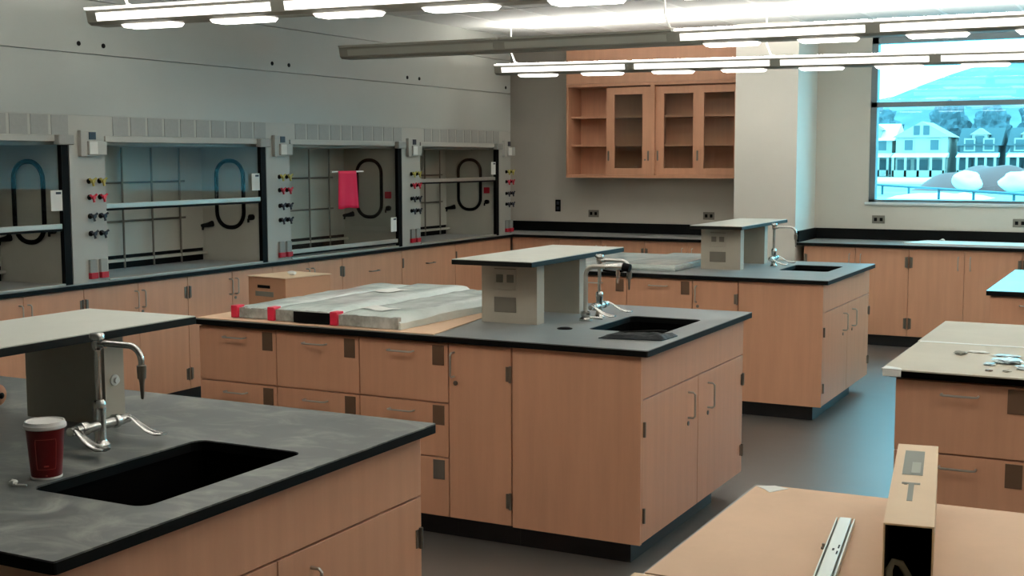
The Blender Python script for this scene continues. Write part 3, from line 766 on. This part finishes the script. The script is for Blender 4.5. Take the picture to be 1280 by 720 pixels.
# middle island: cardboard, three wrapped panels, black pouch
b = MB().prism([(-4.17, 4.715), (-2.83, 4.715), (-2.918, 5.3), (-2.93, 5.98), (-4.17, 6.0)], 'z', TOP+.0005, TOP+.0045)
tag(b.build('cardboard_sheet', M['card']), 'flat pink-tan cardboard sheet under the plastic-wrapped panels', 'cardboard')
def wrapped(x0, x1, y0, y1, z0, h, label, open_end=False, tape=True, skew=.0, xw=0, lab=None):
    t = thing('wrapped_package', label, 'package', ((x0+x1)/2, y0, z0), 'plastic-wrapped panels on the middle island')
    b = MB(); nx, ny = 10, 26
    def P(i, j, top):
        u, v = i/nx, j/ny
        x = x0+(x1-x0)*u+skew*v; y = y0+(y1-y0)*v
        e = min(1, min(u, 1-u)*7, min(v, 1-v)*12+.35)
        n = noise.noise(Vector((x*9, y*3.2, top*3)))*.011+noise.noise(Vector((x*26, y*11, 5)))*.004
        z = z0+h*(.5+.5*math.sqrt(max(0, e)))+n if top else z0
        if not top: pass
        yy = y+(noise.noise(Vector((x*14, 3, 1)))*.012 if j in (0, ny) else 0)
        xx = x+(noise.noise(Vector((2, y*7, 1)))*.006 if i in (0, nx) else 0)
        return (xx, yy, z)
    G = [[b.bm.verts.new(P(i, j, 1)) for j in range(ny+1)] for i in range(nx+1)]
    B_ = [[b.bm.verts.new(P(i, j, 0)) for j in range(ny+1)] for i in range(nx+1)]
    for i in range(nx):
        for j in range(ny):
            b.bm.faces.new((G[i][j], G[i+1][j], G[i+1][j+1], G[i][j+1])); b.bm.faces.new((B_[i][j], B_[i][j+1], B_[i+1][j+1], B_[i+1][j]))
    for i in range(nx):
        for j in (0, ny): b.bm.faces.new((G[i][j], B_[i][j], B_[i+1][j], G[i+1][j]))
    for j in range(ny):
        for i in (0, nx): b.bm.faces.new((G[i][j], B_[i][j], B_[i][j+1], G[i][j+1]))
    b.build('plastic_wrap', M['plastic'], t, True)
    zf = z0+h*.86
    b = MB()
    e0, e1 = x0+.035, x1-.01
    n = 10; F = []
    for i in range(n+1):
        x = e0+(e1-e0)*i/n
        F.append((x, y0-.012-.008*abs(noise.noise(Vector((x*25, 0, 0))))))
    for i in range(n):
        (xa, ya), (xb, yb_) = F[i], F[i+1]
        zt = zf-.004+.006*noise.noise(Vector((xa*30, 4, 0)))
        b.prism([(xa, ya), (xb, yb_), (xb, y0+.015), (xa, y0+.015)], 'z', z0+.003, zt)
    b.build('gathered_end', M['plastic_end'], t)
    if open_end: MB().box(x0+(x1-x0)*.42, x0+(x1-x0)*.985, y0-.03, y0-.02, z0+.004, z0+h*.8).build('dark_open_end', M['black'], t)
    if tape: MB().box(x0-.004, x0+.034, y0-.028, y0+.03, z0+.002, z0+h*.98, .003).build('tape', M['redtape'], t)
    if lab:
        u0, u1, v0, v1 = lab
        b = MB(); K = [[None]*6 for _ in range(6)]
        for i in range(6):
            for j in range(6):
                x = u0+(u1-u0)*i/5; y = v0+(v1-v0)*j/5; v = (y-y0)/(y1-y0); u = (x-skew*v-x0)/(x1-x0)
                q = P(u*nx, v*ny, 1); K[i][j] = b.bm.verts.new((x, y, q[2]+.004))
        for i in range(5):
            for j in range(5): b.bm.faces.new((K[i][j], K[i+1][j], K[i+1][j+1], K[i][j+1]))
        b.build('paper_label', M['paper'], t)
Z0 = TOP+.005
wrapped(-4.0, -3.775, 4.8, 6.07, Z0, .062, 'plastic-wrapped panel at the far left of the three, red tape on its corner', skew=.0)
wrapped(-3.765, -3.405, 4.78, 6.09, Z0, .068, 'plastic-wrapped panel between the other two, with a black open end', open_end=True, skew=.0, lab=(-3.7, -3.55, 5.55, 5.72))
wrapped(-3.395, -3.03, 4.765, 6.0, Z0, .066, 'plastic-wrapped panel next to the reagent shelf, red tape at its left corner', skew=.03, lab=(-3.33, -3.15, 4.85, 4.96))
t = thing('black_pouch', 'flat black plastic pouch in front of the middle sink', 'pouch', (-2.0, 5.05, TOP))
b = MB(); nx, ny = 16, 8; G = []; B_ = []
for i in range(nx+1):
    r, r2 = [], []
    for j in range(ny+1):
        u, v = i/nx, j/ny
        x = -2.145+.27*u+.01*v; y = 4.935+.05*u+(.12+.045*u)*v
        e = min(1, 6*min(u, 1-u), 5*min(v, 1-v))
        z = TOP+.004+.014*math.sqrt(max(e, 0))*(1+.7*noise.noise(Vector((u*5, v*4, 2))))+(.012*math.exp(-((u-.93)/.06)**2)*e)
        r.append(b.bm.verts.new((x, y, z))); r2.append(b.bm.verts.new((x, y, TOP+.001)))
    G.append(r); B_.append(r2)
for i in range(nx):
    for j in range(ny):
        b.bm.faces.new((G[i][j], G[i+1][j], G[i+1][j+1], G[i][j+1])); b.bm.faces.new((B_[i][j], B_[i][j+1], B_[i+1][j+1], B_[i+1][j]))
for i in range(nx):
    for j in (0, ny): b.bm.faces.new((G[i][j], B_[i][j], B_[i+1][j], G[i+1][j]))
for j in range(ny):
    for i in (0, nx): b.bm.faces.new((G[i][j], B_[i][j], B_[i][j+1], G[i][j+1]))
b.build('pouch_body', M['pouch'], t, True)
MB().tube([(-2.09, 5.03, TOP+.02), (-2.0, 5.05, TOP+.026), (-1.93, 5.08, TOP+.03), (-1.9, 5.11, TOP+.026)], .006, 8, flat=.6).build('strap', M['black'], t, True)

# tall carton standing on the floor behind the middle island
t = thing('carton', 'tall brown carton standing between the middle island and the hood cabinets', 'box', (-4.76, 6.22, 0))
R = Matrix.Translation((-4.76, 6.225, 0)) @ Matrix.Rotation(math.radians(-10), 4, 'Z')
b = MB().box(-.165, .165, -.185, .185, 0, .975, .004)
for v in b.bm.verts: v.co = R @ v.co
b.build('carton_body', M['carton'], t)
b = MB().box(-.17, -.002, -.19, .19, .976, .98).box(.002, .17, -.19, .19, .976, .98)
for v in b.bm.verts: v.co = R @ v.co
b.build('top_flap', M['cardpale'], t)
b = MB().box(-.08, .03, -.187, -.1845, .91, .928)
for v in b.bm.verts: v.co = R @ v.co
b.build('hand_hole', M['black'], t)
b = MB().box(-.1, .06, -.1865, -.1845, .86, .89)
for v in b.bm.verts: v.co = R @ v.co
b.build('printed_mark', M['ink'], t)
b = MB(); bmesh.ops.create_icosphere(b.bm, subdivisions=2, radius=.022)
for v in b.bm.verts: v.co = Vector((v.co.x*1.3, v.co.y, v.co.z*.6))*(1+.4*noise.noise(v.co*60))+Vector((-4.72, 6.2, .993))
tag(b.build('crumpled_paper', M['paper'], None, True), 'bright white crumpled bit on top of the tall brown carton', 'scrap')

# far island: flat wrapped sheets
def flat_pack(pts, z0, h, label, m='plastic'):
    b = MB().prism(pts, 'z', z0, z0+h)
    es = [e for e in b.bm.edges]; bmesh.ops.bevel(b.bm, geom=es, offset=h*.3, segments=2, affect='EDGES')
    return tag(b.build('wrapped_sheets', M[m]), label, 'package', 'flat plastic-wrapped sheets on the far island')
flat_pack([(-3.98, 8.05), (-3.44, 8.02), (-3.42, 9.2), (-3.95, 9.25)], TOP+.001, .03, 'flat plastic-wrapped sheets on the far island, the pack farther from its shelf')
flat_pack([(-3.4, 8.08), (-2.95, 8.1), (-2.98, 9.24), (-3.38, 9.22)], TOP+.001, .042, 'flat plastic-wrapped sheets on the far island, the pack touching its shelf')

# near right bench: cardboard, long carton, drawer slide
b = MB().prism([(-.832, 2.135), (.6, 2.19), (.6, 2.9), (-.79, 2.855), (-.83, 2.84)], 'z', TOP+.001, TOP+.005)
tag(b.build('cardboard_sheet', M['card']), 'tan cardboard sheet under the long carton and metal rail', 'cardboard')
b = MB().prism([(-.85, 1.47), (.6, 1.47), (.6, 2.184), (-.85, 2.129)], 'z', TOP+.001, TOP+.0045)
tag(b.build('cardboard_sheet', M['cardpale']), 'paler cardboard sheet in the bottom corner of the photo, before the tan one', 'cardboard')
b = MB().prism([(-.828, 2.832), (-.805, 2.815), (-.785, 2.79), (-.755, 2.842), (-.79, 2.854)], 'z', TOP+.0052, TOP+.0062)
tag(b.build('torn_paper', M['paper']), 'torn white paper corner stuck on the tan cardboard sheet', 'paper scrap')
t = thing('long_carton', 'long narrow kraft carton lying open-ended on the near cardboard', 'box', (-.41, 2.5, TOP+.005))
bl, w, h, th = .64, .083, .138, .003
ang = math.atan2(-.092, .63)
R = Matrix.Translation((-.372, 2.185, TOP+.0055)) @ Matrix.Rotation(-ang, 4, 'Z')
def rb(b, name, m, par):
    for v in b.bm.verts: v.co = R @ v.co
    return b.build(name, M[m], par)
b = MB(); b.box(-w/2, w/2, 0, bl, 0, th); b.box(-w/2, w/2, 0, bl, h-th, h); b.box(-w/2, -w/2+th, 0, bl, th, h-th); b.box(w/2-th, w/2, 0, bl, th, h-th); b.box(-w/2+th, w/2-th, bl-th, bl, th, h-th)
rb(b, 'carton_sleeve', 'cardpale', t)
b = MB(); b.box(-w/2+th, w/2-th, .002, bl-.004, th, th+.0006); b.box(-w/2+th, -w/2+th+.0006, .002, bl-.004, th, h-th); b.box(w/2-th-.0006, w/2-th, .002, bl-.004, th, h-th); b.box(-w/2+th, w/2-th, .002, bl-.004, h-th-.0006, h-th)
rb(b, 'painted_shade', 'cardshade', t)  # dark inner sheets paint the shade inside the open carton
rb(MB().box(-.024, .015, .36, .575, h, h+.0006), 'printed_panel', 'ink', t)
rb(MB().box(-.007, .01, .375, .47, h+.0006, h+.001), 'pale_figure', 'inkl', t)
rb(MB().box(-.022, .012, .285, .297, h, h+.0006).box(-.009, .001, .16, .285, h, h+.0006).box(-.018, -.012, .28, .292, h, h+.0006), 'printed_arrow', 'ink', t)
b = MB(); b.tube([(-.03, .03, .014), (-.031, .02, .05), (-.024, .018, .066), (-.012, .03, .06), (.002, .05, .03), (.008, .06, .012)], .0065, 8, flat=.5)
for v in b.bm.verts: v.co = R @ v.co
tag(b.build('packing_strip', M['ink'], None, True), 'grey curled packing strip inside the open end of the long carton', 'packing strip')
t = thing('drawer_slide', 'zinc drawer slide rail lying on the tan cardboard beside the long carton', 'rail', (-.52, 2.35, TOP+.005))
A, Bp = Vector((-.572, 2.612, 0)), Vector((-.497, 2.02, 0))
d = (Bp-A).normalized(); ang = math.atan2(d.y, d.x); Ln = (Bp-A).length
R = Matrix.Translation((A.x, A.y, TOP+.0055)) @ Matrix.Rotation(ang, 4, 'Z')
rb(MB().box(0, Ln, -.019, .019, 0, .0025).box(0, Ln, -.019, -.0165, .0025, .014).box(0, Ln, .0165, .019, .0025, .014), 'outer_channel', 'rail', t)
rb(MB().box(.0, Ln, -.013, .012, .0028, .0155, .002), 'inner_channel', 'rail', t)
rb(MB().box(.225, .238, -.003, .001, .0155, .016).box(.2, .222, .006, .009, .0155, .016).box(.24, .26, .006, .009, .0155, .016), 'slot', 'black', t)
t = MB().lathe([(.005, 0), (.005, .004), (.003, .005), (.003, .011), (.0, .012)], (-.573, 2.425, TOP+.0055), 10).build('screw', M['dullsteel'], None, True)
tag(t, 'small dark screw standing on the tan cardboard beside the rail', 'screw')

# middle right bench: two pale cardboard sheets, scraps
b = MB().prism([(-.905, 4.655), (.6, 4.655), (.6, 5.415), (-.905, 5.415)], 'z', TOP+.001, TOP+.006)
tag(b.build('cardboard_sheet', M['cardgrey']), 'pale cardboard sheet littered with film scraps on the middle right bench', 'cardboard')
b = MB().prism([(-.91, 5.43), (.6, 5.43), (.6, 6.16), (-.91, 6.16)], 'z', TOP+.001, TOP+.006)
tag(b.build('cardboard_sheet', M['cardgrey']), 'clean pale cardboard sheet behind the one with film scraps', 'cardboard')
def scrap(x, y, sx, sy, sz, m, lab, name='film_scrap', seed=0):
    b = MB(); bmesh.ops.create_icosphere(b.bm, subdivisions=3, radius=1)
    for v in b.bm.verts:
        k = 1+.55*noise.noise(v.co*2.1+Vector((seed, 0, 0)))
        z = max(-.9, v.co.z*k)
        v.co = Vector((x+v.co.x*sx*k, y+v.co.y*sy*k, TOP+.0065+sz*.9+z*sz))
    tag(b.build(name, M[m], None, True), lab, 'scrap', 'scraps on the pale cardboard')
scrap(-.51, 4.98, .05, .045, .01, 'film', 'largest shiny film scrap on the pale cardboard', seed=1)
scrap(-.565, 4.9, .02, .018, .005, 'film', 'little film scrap left of the largest one', seed=2)
scrap(-.53, 5.14, .045, .02, .004, 'film', 'thin film strip behind the largest scrap', seed=3)
scrap(-.43, 4.86, .035, .03, .008, 'film', 'film scrap with dark bit beside it near the photo edge', seed=4)
scrap(-.7, 5.13, .022, .03, .006, 'ink', 'brownish grey lump alone at the left of the film scraps', 'grey_lump', seed=5)
scrap(-.64, 5.2, .04, .02, .003, 'paper', 'white paper shred between the grey lump and the film', 'paper_shred', seed=6)
scrap(-.55, 4.76, .012, .012, .004, 'label', 'small brown chip near the front edge of the pale cardboard', 'brown_chip', seed=7)
scrap(-.49, 4.77, .014, .012, .004, 'inkl', 'small tan chip beside the brown chip at the front edge', 'tan_chip', seed=8)
scrap(-.385, 4.87, .014, .02, .009, 'bluegrey', 'small dark clip lying at the photo edge on the pale cardboard', 'dark_clip', seed=9)
tag(MB().box(-.9, .6, 5.408, 5.437, TOP+.0065, TOP+.0075).build('paper_tape', M['paper']), 'straight white tape strip over the seam of the two pale cardboard sheets', 'tape')
b = MB().prism([(-.905, 4.655), (-.83, 4.655), (-.845, 4.69), (-.9, 4.72)], 'z', TOP+.0062, TOP+.0072)
b.box(-.9, -.835, 4.6505, 4.6535, TOP-.02, TOP+.0072)
tag(b.build('torn_flap', M['paper']), 'torn white flap folded over the front corner of the pale cardboard', 'paper scrap')
# sheets on the window counter
b = MB().prism([(-2.1, 11.62), (-2.0, 11.56), (-.2, 11.53), (-.2, 11.95), (-1.96, 12.02)], 'z', TOP+.001, TOP+.016)
tag(b.build('wrapped_sheets', M['paper']), 'long white sheets lying on the counter below the window', 'package')
scrap(-1.82, 11.98, .02, .02, .014, 'paper', 'white crumpled bit on the sheets below the window', 'paper_wad', seed=11)

# ------------------------------------------------------------------ outdoors
GZ = -1.3
b = MB().box(-400, 400, YB+1, 700, GZ-.5, GZ); struct('ground', b, M['asphalt'])
b = MB().prism([(-80, 150), (-12, 150), (-8, 165), (-8, 181), (-90, 181)], 'z', GZ, GZ+.25)
tag(b.build('snow_bank', M['snow']), 'snow covered front yards in front of the houses', 'snow', None, 'stuff')
b = MB(); nx = 110; G = []
for i in range(nx+1):
    x = -260+900*i/nx
    H = 22+12/(1+math.exp(-(x+72)/9))+3.5*noise.noise(Vector((x*.03, 0, 0)))+1.3*noise.noise(Vector((x*.2, 1, 0)))
    r = []
    for j in range(13):
        v = j/12
        r.append(b.bm.verts.new((x, 300+170*v, GZ+H*math.sin(min(1, v*1.1)*PI/2)**1.3+(.8*noise.noise(Vector((x*.15, v*9, 0))) if 0 < j else 0))))
    G.append(r)
for i in range(nx):
    for j in range(12): b.bm.faces.new((G[i][j], G[i+1][j], G[i+1][j+1], G[i][j+1]))
struct('hill', b, M['hill'])
def house(xc, w, yf, dark, label, storeys=2, porch=True, gable='front', h=6.2):
    m = M['housedk' if dark else 'house']
    t = thing('house', label, 'house', (xc, yf, GZ), 'houses across the street')
    x0, x1 = xc-w/2, xc+w/2; z0 = GZ+.3; d = 9
    MB().box(x0, x1, yf, yf+d, GZ, z0+h).build('wall', m, t)
    if gable == 'front': pr = [(x0-.4, z0+h-.1), (xc, z0+h+w*.3), (x1+.4, z0+h-.1)]; MB().prism(pr, 'y', yf-.4, yf+d+.3).build('roof', M['house' if not dark else 'houseroof'], t)
    else:
        MB().prism([(yf-.5, z0+h-.1), (yf+d/2, z0+h+2.4), (yf+d+.5, z0+h-.1)], 'x', x0-.4, x1+.4).build('roof', M['snow' if not dark else 'houseroof'], t)
        dm = MB().box(xc-1, xc+1, yf+.3, yf+3, z0+h-.1, z0+h+1.5).prism([(xc-1.3, z0+h+1.4), (xc, z0+h+2.3), (xc+1.3, z0+h+1.4)], 'y', yf+.1, yf+3.2).build('dormer', M['house'], t)
        MB().box(xc-.6, xc+.6, yf+.2, yf+.32, z0+h+.2, z0+h+1.2).build('window', M['hwin'], dm)
    n = 3 if w > 7 else 2
    for k in range(n):
        x = x0+w*(k+.5)/n
        f = MB().box(x-.75, x+.75, yf-.06, yf, z0+3.5, z0+5.3).build('window_frame', M['house'], t)
        MB().box(x-.55, x+.55, yf-.1, yf-.05, z0+3.7, z0+5.1).build('window_pane', M['hwin'], f)
    if gable == 'front':
        for s in (-1, 1): MB().box(xc+s*.65-.4, xc+s*.65+.4, yf-.5, yf-.38, z0+h+.2, z0+h+1.5).build('gable_window', M['hwin'], t)
    if porch:
        p = MB().prism([(yf-2.6, z0+2.7), (yf, z0+3.3), (yf, z0+2.7)], 'x', x0-.2, x1+.2).build('porch_roof', M['snow'], t)
        for k in range(5):
            x = x0+.1+(w-.2)*k/4; MB().box(x-.16, x+.16, yf-2.5, yf-2.2, GZ+.2, z0+2.7).build('porch_post', M['house'], t)
        MB().box(x0, x1, yf-2.5, yf-2.42, z0, z0+.9).build('porch_rail', M['house'], t)
        for k in range(3):
            x = x0+w*(k+.5)/3; MB().box(x-.9, x+.9, yf-.08, yf, z0+.3, z0+2.4).build('porch_window', M['hwin'], t)
house(-31.3, 7.0, 185, False, 'pale two-storey house with front gable and white porch, behind the window', gable='front', h=5.6)
house(-38.6, 5.4, 188, False, 'pale house with snowy roof at the left edge of the window view', gable='side', h=5.2)
house(-23.8, 5.0, 186, True, 'dark house with pale dormer right of the gabled house', gable='side', h=4.4)
house(-17.4, 5.0, 187, True, 'dark house with pale dormer at the right edge of the window view', gable='side', h=4.4)
house(-10.8, 5.0, 187, True, 'dark house with dormer hidden past the photo edge', gable='side', h=4.4)
def tree(x, y, h, r, lab, seed):
    t = thing('tree', lab, 'tree', (x, y, GZ), 'trees behind the houses')
    MB().tube([(x, y, GZ), (x+.2, y, GZ+h*.4), (x, y, GZ+h*.8)], [.35, .25, .1], 8).build('trunk', M['tree'], t, True)
    b = MB(); bmesh.ops.create_icosphere(b.bm, subdivisions=4, radius=1)
    for v in b.bm.verts:
        k = 1+.45*noise.noise(v.co*2.3+Vector((seed, 0, 0)))+.2*noise.noise(v.co*7+Vector((0, seed, 0)))
        v.co = Vector((x+v.co.x*r*k, y+v.co.y*r*k, GZ+h*.68+v.co.z*h*.36*k))
    b.build('crown', M['tree'], t)
for k, (x, y, h, r, lab) in enumerate(((-43, 215, 10.5, 2.9, 'bluish tree behind the leftmost house in the window'), (-34, 225, 11.5, 3.1, 'bluish tree rising behind the gabled house'), (-26.5, 222, 11, 2.8, 'bluish tree between the gabled house and the dark house'), (-19.5, 222, 11.5, 2.8, 'bluish tree behind the two dark houses'), (-12, 224, 11, 3, 'bluish tree behind the dark house at the window view edge'))):
    tree(x, y, h, r, lab, k*3.1)
# earth mound with snow, guard rail, parked cars
b = MB(); G = []
for i in range(25):
    r = []
    for j in range(13):
        u, v = i/24, j/12
        e = math.sin(PI*u)**.8*math.sin(PI*v)**.8
        r.append(b.bm.verts.new((-21+13*u, 118+9*v, GZ+2.3*e*(1+.4*noise.noise(Vector((u*4, v*3, 0)))))))
    G.append(r)
for i in range(24):
    for j in range(12): b.bm.faces.new((G[i][j], G[i+1][j], G[i+1][j+1], G[i][j+1]))
tag(b.build('earth_mound', M['mound'], None, True), 'mauve grey mound beyond the guard rail', 'mound')
for k, (x, y, s, lab) in enumerate(((-15.8, 117.2, 1.0, 'left white snow heap in front of the grey mound'), (-11.6, 117, 1.2, 'right white snow heap in front of the grey mound'))):
    b = MB(); bmesh.ops.create_icosphere(b.bm, subdivisions=3, radius=1)
    for v in b.bm.verts:
        q = 1+.3*noise.noise(v.co*1.3+Vector((k*5, 0, 0))); v.co = Vector((x+v.co.x*1.3*s*q, y+v.co.y*.8*q, GZ+.9+v.co.z*.9*q))
    tag(b.build('snow_heap', M['snow'], None, True), lab, 'snow heap', 'snow heaps outdoors')
t = thing('guard_rail', 'thin dark guard rail across the snowy lot outside', 'guard rail', (-15, 94, GZ))
p0, p1 = Vector((-22.4, 108.5, GZ+.75)), Vector((-7.0, 80.5, GZ+.75))
MB().tube([p0, p1], .09, 6).build('rail', M['fence'], t)
for k in range(5):
    p = p0.lerp(p1, (k+.5)/5); MB().box(p.x-.08, p.x+.08, p.y-.08, p.y+.08, GZ, p.z).build('rail_post', M['fence'], t)
b = MB(); G = []
for i in range(31):
    r = []
    for j in range(7):
        u, v = i/30, j/6
        r.append(b.bm.verts.new((-18.5+7*u, 95+5*v, GZ+.42*math.sin(PI*u)**.5*math.sin(PI*v)*(1+.4*noise.noise(Vector((u*9, v*3, 2)))))))
    G.append(r)
for i in range(30):
    for j in range(6): b.bm.faces.new((G[i][j], G[i+1][j], G[i+1][j+1], G[i][j+1]))
tag(b.build('snow_ridge', M['snow'], None, True), 'low white snow ridge just above the window sill', 'snow ridge')

# ------------------------------------------------------------------ world, camera, view
w = bpy.data.worlds.new('overcast'); bpy.context.scene.world = w; w.use_nodes = True
bg = w.node_tree.nodes['Background']
bg.inputs['Color'].default_value = (.17, .76, 1.0, 1); bg.inputs['Strength'].default_value = 12

yaw, pitch, roll, f, hgt = math.radians(27.41312303), math.radians(5.83412901), math.radians(-.13787393), 1585.29816289, 1.68215081
fw = Vector((-math.sin(yaw)*math.cos(pitch), math.cos(yaw)*math.cos(pitch), -math.sin(pitch)))
r0 = Vector((math.cos(yaw), math.sin(yaw), 0)); u0 = r0.cross(fw)
rt = r0*math.cos(roll)+u0*math.sin(roll); up = -r0*math.sin(roll)+u0*math.cos(roll)
cam = bpy.data.cameras.new('camera'); co = bpy.data.objects.new('camera', cam); C.objects.link(co)
co.matrix_world = Matrix(((rt.x, up.x, -fw.x, 0), (rt.y, up.y, -fw.y, 0), (rt.z, up.z, -fw.z, hgt), (0, 0, 0, 1)))
cam.sensor_width = 36; cam.lens = f/1280*36; cam.clip_start = .05; cam.clip_end = 2000
sc = bpy.context.scene; sc.camera = co
vs = sc.view_settings
vs.view_transform = 'Standard'; vs.look = 'None'; vs.gamma = 1; vs.use_curve_mapping = False
vs.exposure = -.36
sc.cycles.max_bounces = 8; sc.cycles.transparent_max_bounces = 12
